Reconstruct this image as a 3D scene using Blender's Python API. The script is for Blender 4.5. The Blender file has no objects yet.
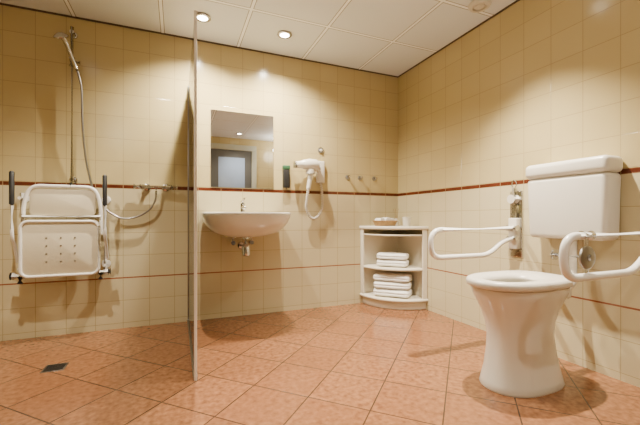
import bpy, bmesh, math, random
from math import sin, cos, pi, radians, sqrt
from mathutils import Vector, Matrix
random.seed(3)
S = bpy.context.scene
COL = S.collection
XR, YB, H = 2.347, 3.344, 2.55
XL, YF = -1.75, -0.5
CAMH = 0.93

# ------------------------------------------------------------ materials
def newmat(name):
    m = bpy.data.materials.new(name); m.use_nodes = True
    nt = m.node_tree
    return m, nt, nt.nodes['Principled BSDF']

class NB:
    def __init__(s, nt): s.nt = nt
    def val(s, sock, v):
        if isinstance(v, (int, float)): sock.default_value = v
        elif isinstance(v, tuple): sock.default_value = v
        else: s.nt.links.new(v, sock)
    def math(s, op, a, b=0.0, clamp=False):
        n = s.nt.nodes.new('ShaderNodeMath'); n.operation = op; n.use_clamp = clamp
        s.val(n.inputs[0], a); s.val(n.inputs[1], b); return n.outputs[0]
    def mix(s, f, a, b):
        n = s.nt.nodes.new('ShaderNodeMix'); n.data_type = 'RGBA'
        s.val(n.inputs[0], f); s.val(n.inputs[6], a); s.val(n.inputs[7], b); return n.outputs[2]
    def noise(s, scale, detail=3, vec=None):
        n = s.nt.nodes.new('ShaderNodeTexNoise'); n.inputs['Scale'].default_value = scale
        n.inputs['Detail'].default_value = detail
        if vec is not None: s.nt.links.new(vec, n.inputs['Vector'])
        return n.outputs['Fac']
    def pos(s):
        g = s.nt.nodes.new('ShaderNodeNewGeometry')
        x = s.nt.nodes.new('ShaderNodeSeparateXYZ'); s.nt.links.new(g.outputs['Position'], x.inputs[0])
        return g.outputs['Position'], x.outputs[0], x.outputs[1], x.outputs[2]
    def white(s, a, b):
        c = s.nt.nodes.new('ShaderNodeCombineXYZ'); s.val(c.inputs[0], a); s.val(c.inputs[1], b)
        w = s.nt.nodes.new('ShaderNodeTexWhiteNoise'); s.nt.links.new(c.outputs[0], w.inputs[0]); return w.outputs['Value']
    def line(s, coord, size, width):
        """1 on grid lines of spacing `size`"""
        f = s.math('FRACT', s.math('DIVIDE', coord, size))
        d = s.math('ABSOLUTE', s.math('SUBTRACT', f, 0.5))
        return s.math('GREATER_THAN', d, 0.5 - width / size / 2)
    def bump(s, h, strength, dist=0.002):
        b = s.nt.nodes.new('ShaderNodeBump'); b.inputs['Strength'].default_value = strength
        b.inputs['Distance'].default_value = dist; s.nt.links.new(h, b.inputs['Height']); return b.outputs[0]

def c4(c): return (c[0], c[1], c[2], 1.0)
def srgb(r, g, b):
    f = lambda v: ((v/255)/12.92 if v/255 <= 0.04045 else ((v/255+0.055)/1.055)**2.4)
    return (f(r), f(g), f(b))

def simple(name, col, rough=0.4, metal=0.0, var=0.06, scale=8, bump=0.0, coat=0.0):
    m, nt, p = newmat(name); n = NB(nt)
    tc = nt.nodes.new('ShaderNodeTexCoord')
    f = n.noise(scale, 3, tc.outputs['Object'])
    d = tuple(max(0, v*(1-var)) for v in col); l = tuple(min(1, v*(1+var)) for v in col)
    nt.links.new(n.mix(f, c4(d), c4(l)), p.inputs['Base Color'])
    p.inputs['Roughness'].default_value = rough; p.inputs['Metallic'].default_value = metal
    p.inputs['Coat Weight'].default_value = coat
    if bump: nt.links.new(n.bump(n.noise(scale*12, 2, tc.outputs['Object']), bump), p.inputs['Normal'])
    return m

def wallmat(name, axis):
    m, nt, p = newmat(name); n = NB(nt)
    P, x, y, z = n.pos()
    h = x if axis == 'x' else y
    zz = n.math('SUBTRACT', z, n.math('MULTIPLY', n.math('GREATER_THAN', z, 1.195), 0.03))
    zz = n.math('SUBTRACT', zz, 0.425-1.9)
    hh = n.math('ADD', h, 10.02)
    g = n.math('MAXIMUM', n.line(hh, 0.2, 0.0035), n.line(zz, 0.19, 0.0035))
    cell = n.white(n.math('FLOOR', n.math('DIVIDE', hh, 0.2)), n.math('FLOOR', n.math('DIVIDE', zz, 0.19)))
    up = n.math('GREATER_THAN', z, 1.195)
    A = n.mix(up, c4(srgb(192, 179, 142)), c4(srgb(184, 167, 119)))
    B = n.mix(up, c4(srgb(196, 183, 146)), c4(srgb(188, 171, 123)))
    col = n.mix(cell, A, B)
    col = n.mix(g, col, c4(srgb(158, 141, 100)))
    d1 = n.math('ABSOLUTE', n.math('SUBTRACT', z, 1.195)); b1 = n.math('LESS_THAN', d1, 0.016)
    b1c = n.math('LESS_THAN', d1, 0.012)
    dash = n.line(n.math('ADD', h, 10.02), 0.2, 0.005)
    bc = n.mix(b1c, c4(srgb(118, 80, 52)), n.mix(n.noise(14, 2, P), c4(srgb(72, 32, 20)), c4(srgb(100, 48, 30))))
    bc = n.mix(dash, bc, c4(srgb(150, 122, 86)))
    col = n.mix(b1, col, bc)
    d2 = n.math('ABSOLUTE', n.math('SUBTRACT', z, 0.425)); b2 = n.math('LESS_THAN', d2, 0.0055)
    col = n.mix(b2, col, c4(srgb(140, 84, 62)))
    nt.links.new(col, p.inputs['Base Color'])
    p.inputs['Roughness'].default_value = 0.2
    p.inputs['Specular IOR Level'].default_value = 0.4
    hgt = n.math('ADD', n.math('MULTIPLY', g, -1.0), n.math('MULTIPLY', n.noise(9, 1, P), 0.5))
    nt.links.new(n.bump(hgt, 0.35, 0.002), p.inputs['Normal'])
    return m

def floormat():
    m, nt, p = newmat('terracotta_floor_tile'); n = NB(nt)
    P, x, y, z = n.pos()
    u = n.math('MULTIPLY', n.math('ADD', x, y), 0.70711); v = n.math('MULTIPLY', n.math('SUBTRACT', y, x), 0.70711)
    s = 0.33
    u = n.math('ADD', u, 20*s-1.640); v = n.math('ADD', v, 20*s-0.750)
    g = n.math('MAXIMUM', n.line(u, s, 0.007), n.line(v, s, 0.007))
    cell = n.white(n.math('FLOOR', n.math('DIVIDE', u, s)), n.math('FLOOR', n.math('DIVIDE', v, s)))
    f1 = n.noise(34, 8, P)
    ramp = nt.nodes.new('ShaderNodeValToRGB')
    ramp.color_ramp.elements[0].position = 0.28; ramp.color_ramp.elements[0].color = c4(srgb(106, 68, 44))
    ramp.color_ramp.elements[1].position = 0.72; ramp.color_ramp.elements[1].color = c4(srgb(154, 107, 71))
    nt.links.new(f1, ramp.inputs[0])
    col = n.mix(n.math('MULTIPLY', cell, 0.5), ramp.outputs[0], c4(srgb(120, 78, 50)))
    col = n.mix(g, col, c4(srgb(70, 49, 35)))
    nt.links.new(col, p.inputs['Base Color'])
    p.inputs['Roughness'].default_value = 0.2
    hgt = n.math('ADD', n.math('MULTIPLY', g, -1.0), n.math('MULTIPLY', f1, 0.35))
    nt.links.new(n.bump(hgt, 0.3, 0.002), p.inputs['Normal'])
    return m

def ceilmat():
    m, nt, p = newmat('ceiling_panel'); n = NB(nt)
    P, x, y, z = n.pos()
    g = n.math('MAXIMUM', n.line(n.math('ADD', x, 6.5-0.535), 0.65, 0.022), n.line(n.math('ADD', y, 6.5-3.344), 0.65, 0.022))
    e = n.math('MAXIMUM', n.line(n.math('ADD', x, 6.5-0.535), 0.65, 0.034), n.line(n.math('ADD', y, 6.5-3.344), 0.65, 0.034))
    f = n.noise(140, 2, P)
    col = n.mix(f, c4(srgb(214, 218, 218)), c4(srgb(226, 229, 230)))
    col = n.mix(e, col, c4(srgb(136, 132, 120)))
    col = n.mix(g, col, c4(srgb(246, 247, 246)))
    nt.links.new(col, p.inputs['Base Color']); p.inputs['Roughness'].default_value = 0.6
    nt.links.new(n.bump(f, 0.2, 0.002), p.inputs['Normal'])
    return m

def glassmat():
    m = bpy.data.materials.new('clear_glass'); m.use_nodes = True; nt = m.node_tree
    for nd in list(nt.nodes): nt.nodes.remove(nd)
    o = nt.nodes.new('ShaderNodeOutputMaterial'); t = nt.nodes.new('ShaderNodeBsdfTransparent')
    t.inputs[0].default_value = (0.80, 0.83, 0.80, 1)
    g = nt.nodes.new('ShaderNodeBsdfGlossy'); g.inputs['Roughness'].default_value = 0.02
    fr = nt.nodes.new('ShaderNodeFresnel'); fr.inputs[0].default_value = 1.45
    mx = nt.nodes.new('ShaderNodeMixShader')
    nt.links.new(fr.outputs[0], mx.inputs[0]); nt.links.new(t.outputs[0], mx.inputs[1]); nt.links.new(g.outputs[0], mx.inputs[2])
    nt.links.new(mx.outputs[0], o.inputs[0]); return m

def emit(name, col, s):
    m, nt, p = newmat(name)
    p.inputs['Base Color'].default_value = c4(col)
    p.inputs['Emission Color'].default_value = c4(col); p.inputs['Emission Strength'].default_value = s
    return m

M_back = wallmat('cream_wall_tile_x', 'x'); M_side = wallmat('cream_wall_tile_y', 'y')
M_floor = floormat(); M_ceil = ceilmat(); M_glass = glassmat()
M_cer = simple('white_ceramic', srgb(216, 211, 197), 0.12, var=0.015, coat=0.3)
M_plas = simple('white_plastic', srgb(208, 202, 188), 0.3, var=0.02)
M_seatpl = simple('shower_seat_plastic', srgb(202, 191, 164), 0.4, var=0.02)
M_tube = simple('white_coated_tube', srgb(230, 226, 217), 0.25, var=0.015)
M_chr = simple('chrome', (0.60, 0.59, 0.57), 0.14, 1.0, var=0.03)
M_steel = simple('brushed_steel', (0.34, 0.33, 0.31), 0.32, 1.0, var=0.08, scale=20)
M_blk = simple('black_rubber', (0.010, 0.009, 0.008), 0.5)
M_dark = simple('dark_trim', srgb(76, 58, 42), 0.6)
M_lam = simple('white_laminate', srgb(218, 210, 190), 0.4, var=0.02)
M_tow = simple('white_towel', srgb(240, 238, 232), 0.95, var=0.05, scale=30, bump=0.8)
M_wick = simple('wicker', srgb(160, 128, 84), 0.7, var=0.25, scale=60, bump=0.8)
M_mir = simple('mirror_silver', (0.90, 0.91, 0.90), 0.01, 1.0, var=0.0)
M_grayf = simple('grey_painted_frame', srgb(168, 168, 150), 0.5)
M_leaf = simple('slate_door', srgb(84, 84, 82), 0.5)
M_grate = simple('drain_steel', (0.05, 0.05, 0.05), 0.35, 0.9)
M_pane = simple('pane_painted_lit', srgb(150, 168, 196), 0.15)  # pale blue colour stands for the lit room beyond the glass
M_green = simple('green_label', srgb(50, 92, 60), 0.5)
M_lamp = emit('lamp_glow', (1.0, 0.88, 0.68), 40)
M_fillglobe = emit('fill_globe_glow', (1.0, 0.94, 0.84), 2)  # glow of the added fill globes
M_water = simple('toilet_water', srgb(140, 145, 140), 0.05)

# ------------------------------------------------------------ helpers
def mkobj(name, bm, mat, smooth=True, angle=40):
    me = bpy.data.meshes.new(name)
    bmesh.ops.recalc_face_normals(bm, faces=bm.faces[:])
    bm.to_mesh(me); bm.free()
    me.materials.append(mat)
    if smooth:
        for p in me.polygons: p.use_smooth = True
        try: me.set_sharp_from_angle(angle=radians(angle))
        except Exception: pass
    o = bpy.data.objects.new(name, me); COL.objects.link(o); return o

def box(name, lo, hi, mat, bevel=0.0, seg=3, vertical_only=False):
    bm = bmesh.new(); bmesh.ops.create_cube(bm, size=1)
    for v in bm.verts:
        v.co = Vector([lo[i] + (v.co[i]+0.5)*(hi[i]-lo[i]) for i in range(3)])
    if bevel:
        bmesh.ops.bevel(bm, geom=bm.edges[:], offset=bevel, segments=seg, affect='EDGES', profile=0.5)
    return mkobj(name, bm, mat, smooth=bool(bevel))

def frame_of(d):
    d = d.normalized(); up = Vector((0, 0, 1)) if abs(d.z) < 0.95 else Vector((1, 0, 0))
    a = d.cross(up).normalized(); b = a.cross(d).normalized(); return a, b

def sweep(name, pts, r, mat, seg=14, closed=False):
    pts = [Vector(p) for p in pts]; n = len(pts)
    rr = r if isinstance(r, (list, tuple)) else [r]*n
    bm = bmesh.new(); rings = []
    T = []
    for i in range(n):
        if closed: t = pts[(i+1) % n]-pts[i-1]
        else: t = pts[min(i+1, n-1)]-pts[max(i-1, 0)]
        T.append(t.normalized())
    a, b = frame_of(T[0])
    for i in range(n):
        if i:
            a = (a - T[i]*a.dot(T[i])).normalized(); b = T[i].cross(a)
        rings.append([bm.verts.new(pts[i]+rr[i]*(a*cos(2*pi*k/seg)+b*sin(2*pi*k/seg))) for k in range(seg)])
    m = n if closed else n-1
    for i in range(m):
        A, B = rings[i], rings[(i+1) % n]
        for k in range(seg): bm.faces.new((A[k], A[(k+1) % seg], B[(k+1) % seg], B[k]))
    if not closed:
        bm.faces.new(rings[0][::-1]); bm.faces.new(rings[-1])
    return mkobj(name, bm, mat)

def fillet(pts, r, n=8, closed=False):
    pts = [Vector(p) for p in pts]; out = []; N = len(pts)
    for i, p in enumerate(pts):
        if not closed and i in (0, N-1): out.append(p); continue
        a = pts[i-1]; c = pts[(i+1) % N]
        da = (a-p); dc = (c-p); rad = min(r, da.length*0.49, dc.length*0.49)
        p0 = p+da.normalized()*rad; p1 = p+dc.normalized()*rad
        for k in range(n+1):
            t = k/n; out.append(p0*(1-t)**2+p*(2*t*(1-t))+p1*t*t)
    return out

def catmull(pts, n=10):
    pts = [Vector(p) for p in pts]; P = [pts[0]*2-pts[1]]+pts+[pts[-1]*2-pts[-2]]; out = []
    for i in range(1, len(P)-2):
        for k in range(n):
            t = k/n; a, b, c, d = P[i-1:i+3]
            out.append(0.5*((2*b)+(c-a)*t+(2*a-5*b+4*c-d)*t*t+(3*b-a-3*c+d)*t**3))
    out.append(pts[-1]); return out

def cyl(name, p0, p1, r, mat, seg=24, r2=None):
    return sweep(name, [p0, p1], [r, r if r2 is None else r2], mat, seg)

def lathe(name, prof, loc, mat, axis='z', seg=32):
    """prof: list of (r, h)"""
    bm = bmesh.new(); rings = []
    ax = {'z': (Vector((1, 0, 0)), Vector((0, 1, 0)), Vector((0, 0, 1))),
          'y': (Vector((1, 0, 0)), Vector((0, 0, 1)), Vector((0, -1, 0))),
          'x': (Vector((0, 1, 0)), Vector((0, 0, 1)), Vector((-1, 0, 0)))}[axis]
    L = Vector(loc)
    for r, h in prof:
        rings.append([bm.verts.new(L+ax[0]*r*cos(2*pi*k/seg)+ax[1]*r*sin(2*pi*k/seg)+ax[2]*h) for k in range(seg)])
    for A, B in zip(rings, rings[1:]):
        for k in range(seg): bm.faces.new((A[k], A[(k+1) % seg], B[(k+1) % seg], B[k]))
    if prof[0] != prof[-1]:
        if prof[0][0] > 1e-6: bm.faces.new(rings[0])
        if prof[-1][0] > 1e-6: bm.faces.new(rings[-1])
    bmesh.ops.remove_doubles(bm, verts=bm.verts[:], dist=1e-6)
    return mkobj(name, bm, mat)

def loft(name, rings, mat, cap0=True, cap1=True, angle=50):
    bm = bmesh.new(); R = [[bm.verts.new(p) for p in r] for r in rings]; n = len(R[0])
    for A, B in zip(R, R[1:]):
        for k in range(n): bm.faces.new((A[k], A[(k+1) % n], B[(k+1) % n], B[k]))
    if cap0: bm.faces.new(R[0][::-1])
    if cap1: bm.faces.new(R[-1])
    return mkobj(name, bm, mat, angle=angle)

def sup(t, a, b, n):
    c, s = cos(t), sin(t)
    return (a*math.copysign(abs(c)**(2/n), c), b*math.copysign(abs(s)**(2/n), s))

def group(name, loc, kids):
    e = bpy.data.objects.new(name, None); e.location = loc; e.empty_display_size = 0.1; COL.objects.link(e)
    for k in kids:
        k.parent = e; k.matrix_parent_inverse = Matrix.Translation(-Vector(loc))
    return e

# ------------------------------------------------------------ room shell
T = 0.12
box('floor', (XL-T, YF-T, -T), (XR+T, YB+T, 0), M_floor)
box('ceiling', (XL-T, YF-T, H), (XR+T, YB+T, H+T), M_ceil)
box('wall_back', (XL-T, YB, 0), (XR+T, YB+T, H), M_back)
box('wall_right', (XR, YF, 0), (XR+T, YB, H), M_side)
box('wall_left', (XL-T, YF, 0), (XL, YB, H), M_side)
box('wall_front', (XL-T, YF-T, 0), (XR+T, YF, H), M_back)
# ceiling edge angle
box('trim_1', (XL, YB-0.012, H-0.009), (XR, YB, H), M_dark)
box('trim_2', (XR-0.012, YF, H-0.009), (XR, YB-0.012, H), M_dark)

# door in the wall behind the camera (seen in the mirror)
dx0, dx1, dz = 0.62, 1.42, 2.30
yf = YF
group('door_1', (1.02, yf, 0), [
    box('jamb_left', (dx0-0.10, yf, 0), (dx0, yf+0.05, dz), M_grayf, 0.004),
    box('jamb_right', (dx1, yf, 0), (dx1+0.10, yf+0.05, dz), M_grayf, 0.004),
    box('head', (dx0-0.10, yf, dz), (dx1+0.10, yf+0.05, dz+0.11), M_grayf, 0.004),
    box('leaf', (dx0, yf, 0.005), (dx1, yf+0.03, dz-0.0), M_leaf),
    box('glazing', (dx0+0.14, yf+0.03, 1.1), (dx1-0.14, yf+0.036, dz-0.15), M_pane, 0.002),
    cyl('lever', (dx0+0.07, yf+0.08, 1.05), (dx0+0.19, yf+0.08, 1.05), 0.009, M_steel),
    cyl('lever_stem', (dx0+0.07, yf+0.03, 1.05), (dx0+0.07, yf+0.085, 1.05), 0.009, M_steel)])

# ------------------------------------------------------------ ceiling fittings and lights
LC = (1.0, 0.895, 0.745)
def downlight(x, y, energy, size=125, rad=0.02):
    rim = lathe('rim', [(0.040, 0), (0.060, 0.0), (0.065, 0.004), (0.062, 0.010), (0.046, 0.014), (0.040, 0.006), (0.040, 0)], (x, y, H-0.014), M_steel)
    lens = lathe('lens', [(0.0, 0), (0.040, 0.0), (0.040, 0.004), (0, 0.004)], (x, y, H-0.012), M_lamp)
    kids = [rim, lens]
    L = bpy.data.lights.new('bulb', 'SPOT'); L.energy = energy; L.color = LC
    L.spot_size = radians(size); L.spot_blend = 1.0; L.shadow_soft_size = rad
    lo = bpy.data.objects.new('bulb', L); lo.location = (x, y, H-0.03); COL.objects.link(lo); kids.append(lo)
    group('ceiling_downlight', (x, y, H), kids)
downlight(0.19, 2.94, 330, 140)
downlight(0.875, 2.94, 350, 140)
downlight(1.73, 1.62, 700, 94)
downlight(-0.85, 2.25, 260, 108)
downlight(0.20, 0.65, 230, 74)  # added fill spot, brightens the front floor from out of view
downlight(1.10, -0.05, 90, 120)  # added spot, brightens the front wall and door for the mirror
def fill_globe(x, y, e):  # added fill lamps behind the camera, put in to brighten the ceiling
    g = lathe('shade', [(0, -0.09), (0.05, -0.085), (0.10, -0.06), (0.13, -0.02), (0.135, 0.0), (0, 0.0)], (x, y, H-0.01), M_fillglobe)
    b = lathe('base', [(0, 0), (0.14, 0), (0.14, 0.01), (0, 0.01)], (x, y, H-0.01), M_tube)
    L = bpy.data.lights.new('bulb', 'POINT'); L.energy = e; L.color = (1, 0.93, 0.84); L.shadow_soft_size = 0.12
    lo = bpy.data.objects.new('bulb', L); lo.location = (x, y, H-0.26); COL.objects.link(lo)
    group('added_fill_globe', (x, y, H), [g, b, lo])
fill_globe(-0.9, 0.1, 12)
fill_globe(1.9, -0.1, 16)
vent = lathe('ceiling_vent', [(0, 0), (0.035, 0.0), (0.037, 0.012), (0.046, 0.012), (0.05, -0.004), (0.072, -0.002), (0.082, 0.012), (0.082, 0.022), (0, 0.022)], (2.12, 1.97, H-0.022), M_plas)

# ------------------------------------------------------------ shower screen
sx = 0.098; y0 = 2.11; zt = 2.115
group('shower_screen', (sx, 2.7, 0), [
    box('glass_panel', (sx-0.004, y0+0.004, 0.012), (sx+0.004, YB-0.002, zt-0.003), M_glass),
    box('front_post', (sx-0.008, y0-0.008, 0.0), (sx+0.008, y0+0.008, zt), M_tube, 0.002),
    box('wall_channel', (sx-0.010, YB-0.022, 0.0), (sx+0.010, YB, zt), M_steel, 0.002),
    box('bottom_rail', (sx-0.012, y0, 0.0), (sx+0.012, YB-0.02, 0.022), M_steel, 0.002)])

# floor drain
dk = [box('frame', (-0.76, 2.56, 0.0), (-0.64, 2.68, 0.003), M_steel, 0.001)]
for i in range(6):
    dk.append(box('slot_%d' % i, (-0.75, 2.570+i*0.0175, 0.003), (-0.65, 2.580+i*0.0175, 0.0045), M_grate))
group('floor_drain', (-0.70, 2.62, 0), dk)

# ------------------------------------------------------------ shower set
rx, ry = -0.767, 3.285
k = [cyl('riser_rail', (rx, ry, 1.20), (rx, ry, 2.44), 0.013, M_chr)]
for z in (1.235, 2.40):
    k.append(cyl('bracket_%d' % int(z*10), (rx, YB, z), (rx, ry-0.012, z), 0.016, M_chr))
    k.append(lathe('rose_%d' % int(z*10), [(0, 0), (0.026, 0), (0.024, 0.010), (0.012, 0.013), (0, 0.013)], (rx, YB, z), M_chr, 'y'))
k.append(cyl('slider', (rx, ry, 2.13), (rx, ry, 2.20), 0.022, M_chr))
k.append(cyl('slider_arm', (rx, ry, 2.165), (rx+0.01, ry-0.065, 2.175), 0.015, M_chr))
k.append(cyl('slider_knob', (rx+0.02, ry, 2.165), (rx+0.055, ry, 2.165), 0.015, M_chr))
# hand shower
hp = catmull([(rx+0.045, ry-0.045, 2.08), (rx+0.015, ry-0.065, 2.17), (rx-0.012, ry-0.085, 2.255), (rx-0.035, ry-0.11, 2.31)], 6)
k.append(sweep('handle', hp, [0.013+0.005*i/len(hp) for i in range(len(hp))], M_chr))
hd = lathe('spray_head', [(0, 0.026), (0.016, 0.024), (0.038, 0.012), (0.052, 0.0), (0.052, -0.008), (0.045, -0.011), (0, -0.011)], (0, 0, 0), M_chr)
hd.data.transform(Matrix.Translation((rx-0.042, ry-0.125, 2.30)) @ Matrix.Rotation(radians(35), 4, 'X') @ Matrix.Rotation(radians(-12), 4, 'Y'))
k.append(hd)
# thermostat mixer
mz = 1.195
k.append(cyl('mixer_body', (-0.275, ry-0.005, mz), (-0.055, ry-0.005, mz), 0.023, M_chr))
k.append(cyl('temperature_knob', (-0.335, ry-0.005, mz), (-0.28, ry-0.005, mz), 0.026, M_chr, r2=0.027))
k.append(cyl('flow_knob', (-0.05, ry-0.005, mz), (0.005, ry-0.005, mz), 0.027, M_chr, r2=0.026))
for x in (-0.24, -0.09):
    k.append(cyl('inlet_%d' % int(abs(x)*100), (x, YB, mz), (x, ry, mz), 0.013, M_chr))
    k.append(lathe('inlet_rose_%d' % int(abs(x)*100), [(0, 0), (0.033, 0), (0.030, 0.012), (0.015, 0.02), (0, 0.02)], (x, YB, mz), M_chr, 'y'))
k.append(cyl('outlet', (-0.165, ry-0.005, mz-0.045), (-0.165, ry-0.005, mz-0.015), 0.012, M_chr))
hs = catmull([(rx+0.045, ry-0.045, 2.09), (rx+0.07, ry-0.035, 1.95), (rx+0.075, ry-0.02, 1.65), (rx+0.10, ry, 1.35),
              (rx+0.17, ry+0.01, 1.08), (rx+0.30, ry+0.01, 0.945), (rx+0.42, ry+0.01, 0.93), (rx+0.54, ry, 0.99), (rx+0.595, ry-0.003, 1.08), (-0.165, ry-0.005, mz-0.04)], 14)
k.append(sweep('hose', hs, 0.0075, M_steel, 10))
group('shower_set', (rx, YB, 1.2), k)

# ------------------------------------------------------------ folding shower seat
cx = -0.815
def rrect(cx, cz, hx, hz, r, y, n=6):
    out = []
    for (sx_, sz_, a0) in ((1, 1, 0), (-1, 1, 90), (-1, -1, 180), (1, -1, 270)):
        for i in range(n+1):
            a = radians(a0+90*i/n)
            out.append(Vector((cx+sx_*(hx-r)+r*cos(a), y, cz+sz_*(hz-r)+r*sin(a))))
    return out
def plate(name, cx, cz, hx, hz, r, y0, y1, mat, e=0.008):
    rings = [rrect(cx, cz, hx-e, hz-e, r-e, y1), rrect(cx, cz, hx-e*0.3, hz-e*0.3, r, y1-e*0.3), rrect(cx, cz, hx, hz, r, y1-e),
             rrect(cx, cz, hx, hz, r, y0+e), rrect(cx, cz, hx-e*0.3, hz-e*0.3, r, y0+e*0.3), rrect(cx, cz, hx-e, hz-e, r-e, y0)]
    return loft(name, rings, mat)
k = []
k.append(plate('seat_plate', cx, 0.70, 0.255, 0.215, 0.05, 3.185, 3.215, M_seatpl))
rim = rrect(cx, 0.70, 0.245, 0.205, 0.05, 3.183)
k.append(sweep('seat_rim', rim, 0.011, M_tube, 10, closed=True))
for i in range(3):
    for j in range(4):
        k.append(cyl('drain_hole_%d_%d' % (i, j), (cx-0.09+0.09*i, 3.1855, 0.60+0.06*j), (cx-0.09+0.09*i, 3.183, 0.60+0.06*j), 0.006, M_steel, 10))
k.append(sweep('back_hoop', fillet([(cx-0.25, 3.25, 0.80), (cx-0.25, 3.25, 1.03), (cx-0.21, 3.25, 1.175), (cx+0.21, 3.25, 1.175), (cx+0.25, 3.25, 1.03), (cx+0.25, 3.25, 0.80)], 0.07), 0.0135, M_tube))
k.append(plate('backrest_pad', cx, 1.05, 0.215, 0.105, 0.04, 3.25, 3.27, M_seatpl))
k.append(cyl('cross_bar', (cx-0.25, 3.235, 0.94), (cx+0.25, 3.235, 0.94), 0.013, M_tube))
for s in (-1, 1):
    nm = 'left' if s < 0 else 'right'
    ax_ = cx+s*0.29
    k.append(sweep('armrest_tube_'+nm, fillet([(ax_, 3.17, 1.02), (ax_, 3.17, 0.80), (ax_, 3.22, 0.72), (ax_, 3.27, 0.60)], 0.05), 0.012, M_tube))
    k.append(sweep('armrest_pad_'+nm, [(ax_, 3.17, 1.02), (ax_, 3.17, 1.03), (ax_, 3.17, 1.26), (ax_, 3.17, 1.27)], [0.011, 0.016, 0.016, 0.010], M_blk))
    k.append(sweep('wall_upright_'+nm, [(cx+s*0.272, 3.30, 0.47), (cx+s*0.272, 3.30, 1.12)], 0.016, M_tube))
    for z in (0.55, 1.08):
        k.append(cyl('stand_off_%s_%d' % (nm, int(z*10)), (cx+s*0.272, YB, z), (cx+s*0.272, 3.25, z), 0.012, M_tube))
        k.append(lathe('wall_flange_%s_%d' % (nm, int(z*10)), [(0, 0), (0.034, 0), (0.032, 0.008), (0, 0.012)], (cx+s*0.272, YB, z), M_tube, 'y'))
    k.append(cyl('hinge_'+nm, (cx+s*0.235, 3.23, 0.50), (cx+s*0.305, 3.23, 0.50), 0.026, M_tube))
    k.append(cyl('hinge_cap_'+nm, (cx+s*0.305, 3.23, 0.50), (cx+s*0.318, 3.23, 0.50), 0.028, M_blk))
    k.append(cyl('hinge_link_'+nm, (cx+s*0.272, 3.30, 0.50), (cx+s*0.272, 3.22, 0.50), 0.014, M_tube))
    k.append(cyl('foot_'+nm, (cx+s*0.255, 3.215, 0.495), (cx+s*0.255, 3.205, 0.445), 0.020, M_blk))
k.append(cyl('top_catch', (rx+0.0, 3.25, 1.17), (rx, 3.25, 1.205), 0.013, M_blk))
group('folding_shower_seat', (cx, YB, 0.45), k)

# ------------------------------------------------------------ mirror
group('wall_mirror', (0.583, YB, 1.57), [
    box('mirror_glass', (0.29, YB-0.008, 1.218), (0.877, YB-0.002, 1.93), M_mir),
    box('mirror_backing', (0.287, YB-0.003, 1.215), (0.880, YB, 1.933), M_steel)])

# ------------------------------------------------------------ washbasin
bx, N = 0.565, 72
def sink_ring(a, yb, yfr, z, nb=9.0, nf=3.0):
    yc = yb-(yb-yfr)*0.42; out = []
    for i in range(N):
        t = 2*pi*i/N
        if sin(t) >= 0: x, y = sup(t, a, yb-yc, nb)
        else: x, y = sup(t, a, yc-yfr, nf)
        out.append(Vector((bx+x, yc+y, z)))
    return out
YW = YB
rings = [sink_ring(0.12, YW, 2.97, 0.765, 4, 2.4), sink_ring(0.20, YW, 2.90, 0.775, 5, 2.4), sink_ring(0.275, YW, 2.84, 0.805, 6, 2.8),
         sink_ring(0.325, YW, 2.79, 0.85, 8, 3.0), sink_ring(0.350, YW, 2.765, 0.89, 9, 3.2), sink_ring(0.364, YW, 2.755, 0.93, 9, 3.4),
         sink_ring(0.372, YW, 2.75, 0.950, 9, 3.4), sink_ring(0.373, YW, 2.749, 0.968, 9, 3.4), sink_ring(0.369, YW, 2.753, 0.976, 9, 3.4), sink_ring(0.360, YW, 2.763, 0.978, 9, 3.4),
         sink_ring(0.325, YW-0.12, 2.80, 0.972, 4, 3.0), sink_ring(0.315, YW-0.128, 2.81, 0.958, 4, 3), sink_ring(0.275, YW-0.145, 2.84, 0.89, 4, 3),
         sink_ring(0.18, YW-0.18, 2.91, 0.835, 3, 2.5), sink_ring(0.05, YW-0.28, 3.0, 0.825, 2, 2)]
k = [loft('basin', rings, M_cer)]
fy = YW-0.075
k.append(lathe('tap_base', [(0, 0), (0.028, 0), (0.026, 0.012), (0.021, 0.02), (0.021, 0.085), (0.018, 0.095), (0, 0.095)], (bx, fy, 0.973), M_chr))
k.append(sweep('tap_spout', catmull([(bx, fy, 1.02), (bx, fy-0.05, 1.035), (bx, fy-0.11, 1.03), (bx, fy-0.125, 1.012)], 6), 0.0135, M_chr))
k.append(sweep('tap_lever', [(bx, fy, 1.06), (bx, fy, 1.082), (bx, fy-0.02, 1.088), (bx, fy-0.09, 1.105)], [0.019, 0.018, 0.010, 0.008], M_chr))
ty = 3.10
k.append(cyl('waste', (bx, ty, 0.70), (bx, ty, 0.775), 0.018, M_chr))
k.append(lathe('waste_nut', [(0, 0), (0.030, 0), (0.030, 0.02), (0, 0.02)], (bx, ty, 0.745), M_chr))
k.append(lathe('bottle_trap', [(0, 0), (0.022, 0.0), (0.034, 0.008), (0.036, 0.02), (0.036, 0.085), (0.028, 0.10), (0.02, 0.11), (0, 0.11)], (bx, ty, 0.59), M_chr))
k.append(sweep('trap_outlet', [(bx, ty, 0.67), (bx, YB, 0.67)], 0.016, M_chr))
k.append(lathe('trap_rose', [(0, 0), (0.036, 0), (0.033, 0.01), (0.016, 0.018), (0, 0.018)], (bx, YB, 0.67), M_chr, 'y'))
for s in (-1, 1):
    k.append(cyl('stop_valve_%s' % ('l' if s < 0 else 'r'), (bx+s*0.085, YB, 0.70), (bx+s*0.085, 3.26, 0.70), 0.012, M_chr))
    k.append(cyl('valve_knob_%s' % ('l' if s < 0 else 'r'), (bx+s*0.085, 3.275, 0.70), (bx+s*0.085, 3.25, 0.70), 0.020, M_chr))
    k.append(sweep('supply_%s' % ('l' if s < 0 else 'r'), catmull([(bx+s*0.085, 3.29, 0.70), (bx+s*0.085, 3.28, 0.74), (bx+s*0.03, 3.25, 0.80)], 6), 0.006, M_chr))
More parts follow.
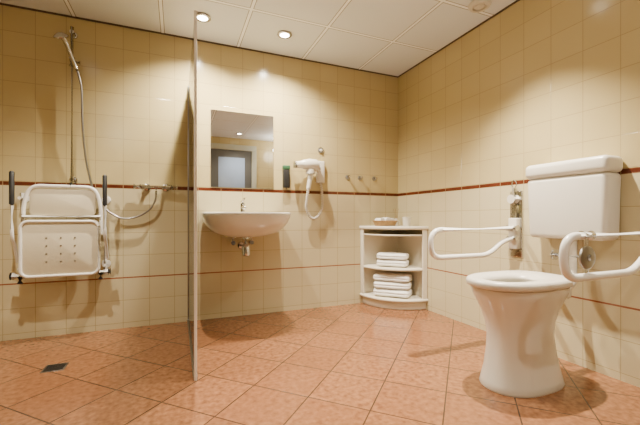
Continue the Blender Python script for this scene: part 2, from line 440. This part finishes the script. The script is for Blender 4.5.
group('washbasin', (bx, YB, 0.97), k)

# ------------------------------------------------------------ dispenser, hair dryer, hooks
group('soap_dispenser', (1.005, YB, 1.34), [
    box('body', (0.972, YB-0.05, 1.23), (1.038, YB, 1.41), M_blk, 0.008),
    box('cap', (0.970, YB-0.053, 1.41), (1.040, YB, 1.452), M_green, 0.008),
    cyl('nozzle', (1.005, YB-0.035, 1.215), (1.005, YB-0.035, 1.235), 0.008, M_blk)])

hy = YB-0.085
k = [box('wall_holder', (1.315, YB-0.035, 1.33), (1.395, YB, 1.53), M_plas, 0.012),
     box('holder_arm', (1.24, YB-0.075, 1.43), (1.34, YB-0.03, 1.475), M_plas, 0.01),
     lathe('holder_ring', [(0.036, -0.02), (0.043, -0.02), (0.043, 0.02), (0.036, 0.02), (0.036, -0.02)], (1.235, hy, 1.42), M_plas)]
d = sweep('dryer_barrel', [(1.095, hy, 1.475), (1.10, hy, 1.475), (1.15, hy, 1.48), (1.165, hy, 1.48), (1.22, hy, 1.483), (1.28, hy, 1.48), (1.305, hy, 1.478), (1.315, hy, 1.477)],
          [0.028, 0.030, 0.032, 0.042, 0.051, 0.050, 0.040, 0.02], M_plas, 20)
k.append(d)
k.append(cyl('nozzle_tip', (1.085, hy, 1.475), (1.10, hy, 1.475), 0.031, M_steel))
k.append(sweep('dryer_handle', [(1.235, hy, 1.46), (1.235, hy, 1.40), (1.225, hy, 1.33), (1.215, hy, 1.27), (1.213, hy, 1.262)], [0.025, 0.024, 0.021, 0.018, 0.01], M_plas))
base = catmull([(1.355, YB-0.03, 1.335), (1.365, YB-0.035, 1.22), (1.36, YB-0.04, 1.10), (1.31, YB-0.045, 1.02), (1.25, YB-0.05, 1.02), (1.205, YB-0.06, 1.10), (1.205, YB-0.075, 1.18), (1.214, hy, 1.265)], 26)
coil = []
for i, p in enumerate(base):
    t = (base[min(i+1, len(base)-1)]-base[max(i-1, 0)]).normalized(); a, b = frame_of(t)
    w = i*1.35; coil.append(p+0.010*(a*cos(w)+b*sin(w)))
k.append(sweep('coiled_cord', coil, 0.0045, M_plas, 6))
MS = Matrix.Translation((1.22, YB, 1.45)) @ Matrix.Diagonal((1.14, 1.1, 1.14, 1)) @ Matrix.Translation((-1.22, -YB, -1.47))
for o in k: o.data.transform(MS)
group('wall_hair_dryer', (1.355, YB, 1.43), k)
group('wall_outlet_knob', (1.38, YB, 1.64), [
    lathe('plate', [(0, 0), (0.032, 0), (0.031, 0.008), (0, 0.012)], (1.385, YB, 1.635), M_steel, 'y'),
    lathe('centre', [(0, 0), (0.014, 0), (0.014, 0.022), (0, 0.026)], (1.385, YB, 1.635), M_plas, 'y')])
for x in (1.70, 1.85, 2.03):
    group('towel_hook', (x, YB, 1.365), [
        lathe('rose', [(0, 0), (0.026, 0), (0.025, 0.006), (0.008, 0.010), (0, 0.010)], (x, YB, 1.368), M_steel, 'y'),
        sweep('peg', [(x, YB-0.005, 1.368), (x, YB-0.035, 1.366), (x, YB-0.042, 1.37), (x, YB-0.048, 1.38)], [0.008, 0.007, 0.013, 0.011], M_chr)])

# ------------------------------------------------------------ corner shelf unit
CR = 0.495
def qshelf(name, z0, z1, R, mat=M_lam, e=0.006):
    def ring(r, z):
        pts = [Vector((XR-0.002, YB-0.002, z))]
        pts.append(Vector((XR-r, YB-0.002, z)))
        n = 20
        for i in range(n+1):
            a = radians(90*i/n)
            x, y = sup(a, r, r, 2.15)
            pts.append(Vector((XR-x if i else XR-r, YB-y-0.02 if i else YB-0.03, z)))
        pts.append(Vector((XR-0.002, YB-r-0.02, z)))
        return pts
    return loft(name, [ring(R-e, z0), ring(R, z0+e), ring(R, z1-e), ring(R-e, z1)], mat)
k = [qshelf('top', 0.812, 0.845, CR+0.01), qshelf('under_shelf', 0.745, 0.762, CR-0.015), qshelf('middle_shelf', 0.395, 0.42, CR-0.005),
     qshelf('bottom_shelf', 0.085, 0.11, CR+0.005), qshelf('plinth', 0.0, 0.085, CR-0.03)]
k.append(box('side_panel_back', (XR-CR+0.003, YB-0.06, 0.085), (XR-CR+0.019, YB-0.003, 0.815), M_lam, 0.003))
k.append(box('side_panel_right', (XR-0.06, YB-CR-0.016, 0.085), (XR-0.003, YB-CR, 0.815), M_lam, 0.003))
k.append(box('back_panel_back', (XR-CR+0.01, YB-0.014, 0.085), (XR-0.004, YB-0.002, 0.815), M_lam))
k.append(box('back_panel_right', (XR-0.014, YB-CR, 0.085), (XR-0.002, YB-0.004, 0.815), M_lam))
shelf = group('corner_shelf', (XR-0.2, YB-0.2, 0), k)

def towel_stack(name, c, z, w, d, hs, rot=-45):
    kids = []; zz = z
    for i, h in enumerate(hs):
        n = 48; prof = []
        for kx in range(n):
            t = 2*pi*kx/n; x, y = sup(t, d/2, h/2, 2.7)
            pinch = 0.05*d*math.exp(-(y/(h*0.09))**2)*(1 if x > 0 else 0.0)
            prof.append((x-pinch, y))
        rings = []; ph = random.uniform(0, 6)
        for j in range(15):
            s_ = -0.5+j/14; ed = 1-0.30*max(0, (abs(s_)-0.44)/0.06)**2
            rings.append([Vector((s_*w, p[0]*(0.98+0.02*sin(7*s_+ph))*min(1, ed+0.1)-0.004*sin(5*s_+ph), p[1]*ed*(1+0.06*sin(9*s_+ph+p[0]*20)))) for p in prof])
        o = loft('towel_%d' % (i+1), rings, M_tow, angle=70)
        o.data.transform(Matrix.Translation((c[0], c[1], zz+h/2+0.001)) @ Matrix.Rotation(radians(rot+random.uniform(-4, 4)), 4, 'Z') @ Matrix.Rotation(pi, 4, 'Z'))
        kids.append(o); zz += h*0.97
    return group(name, (c[0], c[1], z), kids)
towel_stack('folded_towels', (XR-0.235, YB-0.245, 0), 0.42, 0.31, 0.22, [0.075, 0.07])
towel_stack('folded_towels', (XR-0.245, YB-0.255, 0), 0.11, 0.37, 0.24, [0.085, 0.08, 0.075])
# toiletries basket
bcx, bcy, bz = XR-0.29, YB-0.18, 0.846
bk = []
def oval(a, b, z): return [Vector((bcx+a*cos(2*pi*i/40), bcy+b*sin(2*pi*i/40), bz+z)) for i in range(40)]
bk.append(loft('weave', [oval(0.115, 0.075, 0), oval(0.140, 0.095, 0.05), oval(0.132, 0.087, 0.05), oval(0.11, 0.07, 0.008)], M_wick))
bk.append(sweep('rim', oval(0.137, 0.092, 0.052), 0.007, M_wick, 8, closed=True))
for i, (dx, dy, rr) in enumerate(((-0.065, 0.0, 0.032), (0.0, -0.012, 0.038), (0.065, 0.005, 0.032))):
    bk.append(sweep('rolled_cloth_%d' % i, [(bcx+dx, bcy+dy-0.060, bz+0.052), (bcx+dx, bcy+dy-0.055, bz+0.052), (bcx+dx, bcy+dy+0.055, bz+0.052), (bcx+dx, bcy+dy+0.06, bz+0.052)], [rr*0.8, rr, rr, rr*0.8], M_tow, 18))
group('toiletries_basket', (bcx, bcy, bz), bk)
group('drinking_cup', (XR-0.15, YB-0.34, 0.845), [
    lathe('tumbler', [(0, 0), (0.036, 0), (0.045, 0.095), (0.041, 0.095), (0.032, 0.006), (0, 0.006)], (XR-0.13, YB-0.34, 0.846), M_plas)])
rdx, rdy = XR-0.08, YB-0.08
group('reed_diffuser', (rdx, rdy, 0.845), [
    lathe('bottle', [(0, 0), (0.028, 0), (0.030, 0.01), (0.028, 0.05), (0.012, 0.065), (0.012, 0.08), (0, 0.08)], (rdx, rdy, 0.846), M_plas)] +
    [cyl('reed_%d' % i, (rdx, rdy, 0.92), (rdx+0.03*cos(i*1.3), rdy+0.03*sin(i*1.3), 1.03), 0.0018, M_wick, 6) for i in range(5)])

# ------------------------------------------------------------ toilet
ty, tx = 1.39, 1.785
NT = 64
def tr(a, b, z, xc=tx, n=2.3, nb=3.0):
    out = []
    for i in range(NT):
        t = 2*pi*i/NT
        x, y = sup(t, a, b, nb if cos(t) > 0 else n)
        out.append(Vector((xc+x, ty+y, z)))
    return out
rings = [tr(0.235, 0.158, 0.0, 1.80), tr(0.240, 0.162, 0.012, 1.80), tr(0.232, 0.155, 0.04, 1.80), tr(0.215, 0.140, 0.11, 1.80), tr(0.200, 0.130, 0.20, 1.797),
         tr(0.193, 0.126, 0.28, 1.793), tr(0.200, 0.131, 0.35, 1.79), tr(0.222, 0.147, 0.42, 1.787), tr(0.252, 0.170, 0.48, 1.785),
         tr(0.270, 0.182, 0.515, 1.785), tr(0.275, 0.186, 0.535, 1.785), tr(0.275, 0.186, 0.548, 1.785), tr(0.268, 0.180, 0.553, 1.785),
         tr(0.205, 0.130, 0.552, 1.765), tr(0.20, 0.125, 0.54, 1.765), tr(0.19, 0.12, 0.47, 1.765), tr(0.14, 0.09, 0.38, 1.78), tr(0.07, 0.05, 0.33, 1.80)]
k = [loft('pan', rings, M_cer)]
k.append(lathe('water', [(0, 0), (0.10, 0), (0.10, 0.004), (0, 0.004)], (1.785, ty, 0.375), M_water))
k.append(box('rear_shelf', (1.98, ty-0.10, 0.46), (2.11, ty+0.10, 0.545), M_cer, 0.025))
seat = [tr(0.285, 0.192, 0.556, 1.775), tr(0.294, 0.200, 0.562, 1.775), tr(0.296, 0.203, 0.580, 1.775), tr(0.291, 0.198, 0.594, 1.775), tr(0.278, 0.185, 0.600, 1.775),
        tr(0.19, 0.115, 0.594, 1.745), tr(0.165, 0.098, 0.582, 1.74), tr(0.158, 0.093, 0.568, 1.74), tr(0.162, 0.096, 0.556, 1.74)]
so = loft('seat', seat+[seat[0]], M_plas, False, False); 
bm = bmesh.new(); bm.from_mesh(so.data); bmesh.ops.remove_doubles(bm, verts=bm.verts[:], dist=1e-6); bm.to_mesh(so.data); bm.free()
k.append(so)
for s in (-1, 1):
    k.append(cyl('hinge_%s' % ('a' if s < 0 else 'b'), (2.065, ty+s*0.075-0.025, 0.575), (2.065, ty+s*0.075+0.025, 0.575), 0.016, M_steel))
    k.append(cyl('hinge_post_%s' % ('a' if s < 0 else 'b'), (2.065, ty+s*0.075, 0.54), (2.065, ty+s*0.075, 0.575), 0.010, M_steel))
group('toilet', (tx, ty, 0), k)

cy = 1.405
def cbox(name, x0, y0, y1, z0, z1, bev, mat, taper=0.0):
    o = box(name, (x0, y0, z0), (XR-0.001, y1, z1), mat, bev, 5)
    for v in o.data.vertices:
        f = (z1-v.co.z)/(z1-z0)
        v.co.y = cy+(v.co.y-cy)*(1-taper*f); 
        v.co.x = XR-(XR-v.co.x)*(1-taper*0.8*f)
    return o
group('toilet_cistern', (XR, cy, 0.8), [
    cbox('tank', 2.187, cy-0.24, cy+0.24, 0.80, 1.19, 0.030, M_plas, 0.05),
    cbox('lid', 2.178, cy-0.248, cy+0.248, 1.188, 1.283, 0.030, M_plas),
    lathe('flush_button', [(0, 0), (0.024, 0), (0.022, 0.006), (0, 0.007)], (2.26, cy, 1.282), M_chr),
    sweep('flush_pipe', fillet([(2.27, ty, 0.81), (2.27, ty, 0.505), (2.112, ty, 0.505)], 0.08), 0.022, M_plas),
    ])

# ------------------------------------------------------------ fold-down grab rails
def grab(y, holder=False):
    zt, zb, xt = 0.855, 0.665, 1.545
    P = [(2.30, y, zt), (xt, y, zt-0.005), (xt, y, zb), (2.06, y, zb), (2.19, y, zt-0.10), (2.30, y, zt-0.075)]
    P = [Vector(p) for p in P]
    path = fillet(P, 0.10, 12)
    k = [sweep('support_loop', path, 0.0175, M_tube, 16)]
    k.append(box('wall_plate', (XR-0.012, y-0.05, 0.64), (XR, y+0.05, 1.13), M_chr, 0.004))
    k.append(box('bracket', (XR-0.05, y-0.036, 0.70), (XR-0.01, y+0.036, 0.93), M_plas, 0.008))
    k.append(cyl('pivot', (2.30, y-0.042, zt), (2.30, y+0.042, zt), 0.024, M_chr))
    k.append(cyl('lower_pivot', (2.30, y-0.038, zt-0.075), (2.30, y+0.038, zt-0.075), 0.018, M_chr))
    k.append(sweep('release_column', [(XR-0.035, y, 0.90), (XR-0.035, y, 1.15)], 0.013, M_chr))
    k.append(cyl('release_knob', (XR-0.065, y, 1.07), (XR-0.012, y, 1.07), 0.032, M_plas))
    k.append(sweep('pull_loop', catmull([(XR-0.035, y, 1.14), (XR-0.03, y-0.02, 1.18), (XR-0.03, y, 1.21), (XR-0.03, y+0.02, 1.18), (XR-0.035, y, 1.14)], 6), 0.004, M_chr, 8))
    for z in (0.69, 0.96, 1.08):
        for s in (-1, 1):
            k.append(lathe('bolt', [(0, 0), (0.008, 0), (0.007, 0.004), (0, 0.005)], (XR-0.012, y+s*0.038, z), M_chr, 'x'))
    if holder:
        hx, hz_ = 1.70, 0.752
        k.append(lathe('paper_holder_disc', [(0, 0.0), (0.048, 0.0), (0.052, 0.004), (0.052, 0.012), (0.044, 0.018), (0.016, 0.020), (0.014, 0.03), (0, 0.032)], (hx, y+0.005, hz_), M_steel, 'y'))
        k.append(cyl('paper_holder_arm', (hx, y, hz_), (hx, y+0.14, hz_), 0.010, M_chr))
        k.append(cyl('paper_holder_end', (hx, y+0.135, hz_), (hx, y+0.145, hz_), 0.026, M_chr))
        k.append(sweep('paper_holder_clamp', [(hx, y, zt-0.005), (hx, y, zb)], 0.008, M_chr))
        k.append(cyl('holder_sleeve', (hx-0.035, y, zt-0.003), (hx+0.035, y, zt-0.003), 0.021, M_chr))
    group('folding_grab_rail', (XR, y, 0.85), k)
grab(1.835)
grab(0.985, True)

# ------------------------------------------------------------ world, camera
w = bpy.data.worlds.new('world'); S.world = w; w.use_nodes = True
w.node_tree.nodes['Background'].inputs[0].default_value = (0.9, 0.85, 0.75, 1)
w.node_tree.nodes['Background'].inputs[1].default_value = 0.3
cam = bpy.data.cameras.new('camera'); co = bpy.data.objects.new('camera', cam); COL.objects.link(co)
cam.sensor_width = 36; cam.lens = 347/640*36; cam.shift_y = 5.5/640; cam.clip_start = 0.02
co.location = (0, 0, CAMH); co.rotation_euler = (radians(90), 0, radians(-22.4))
S.camera = co
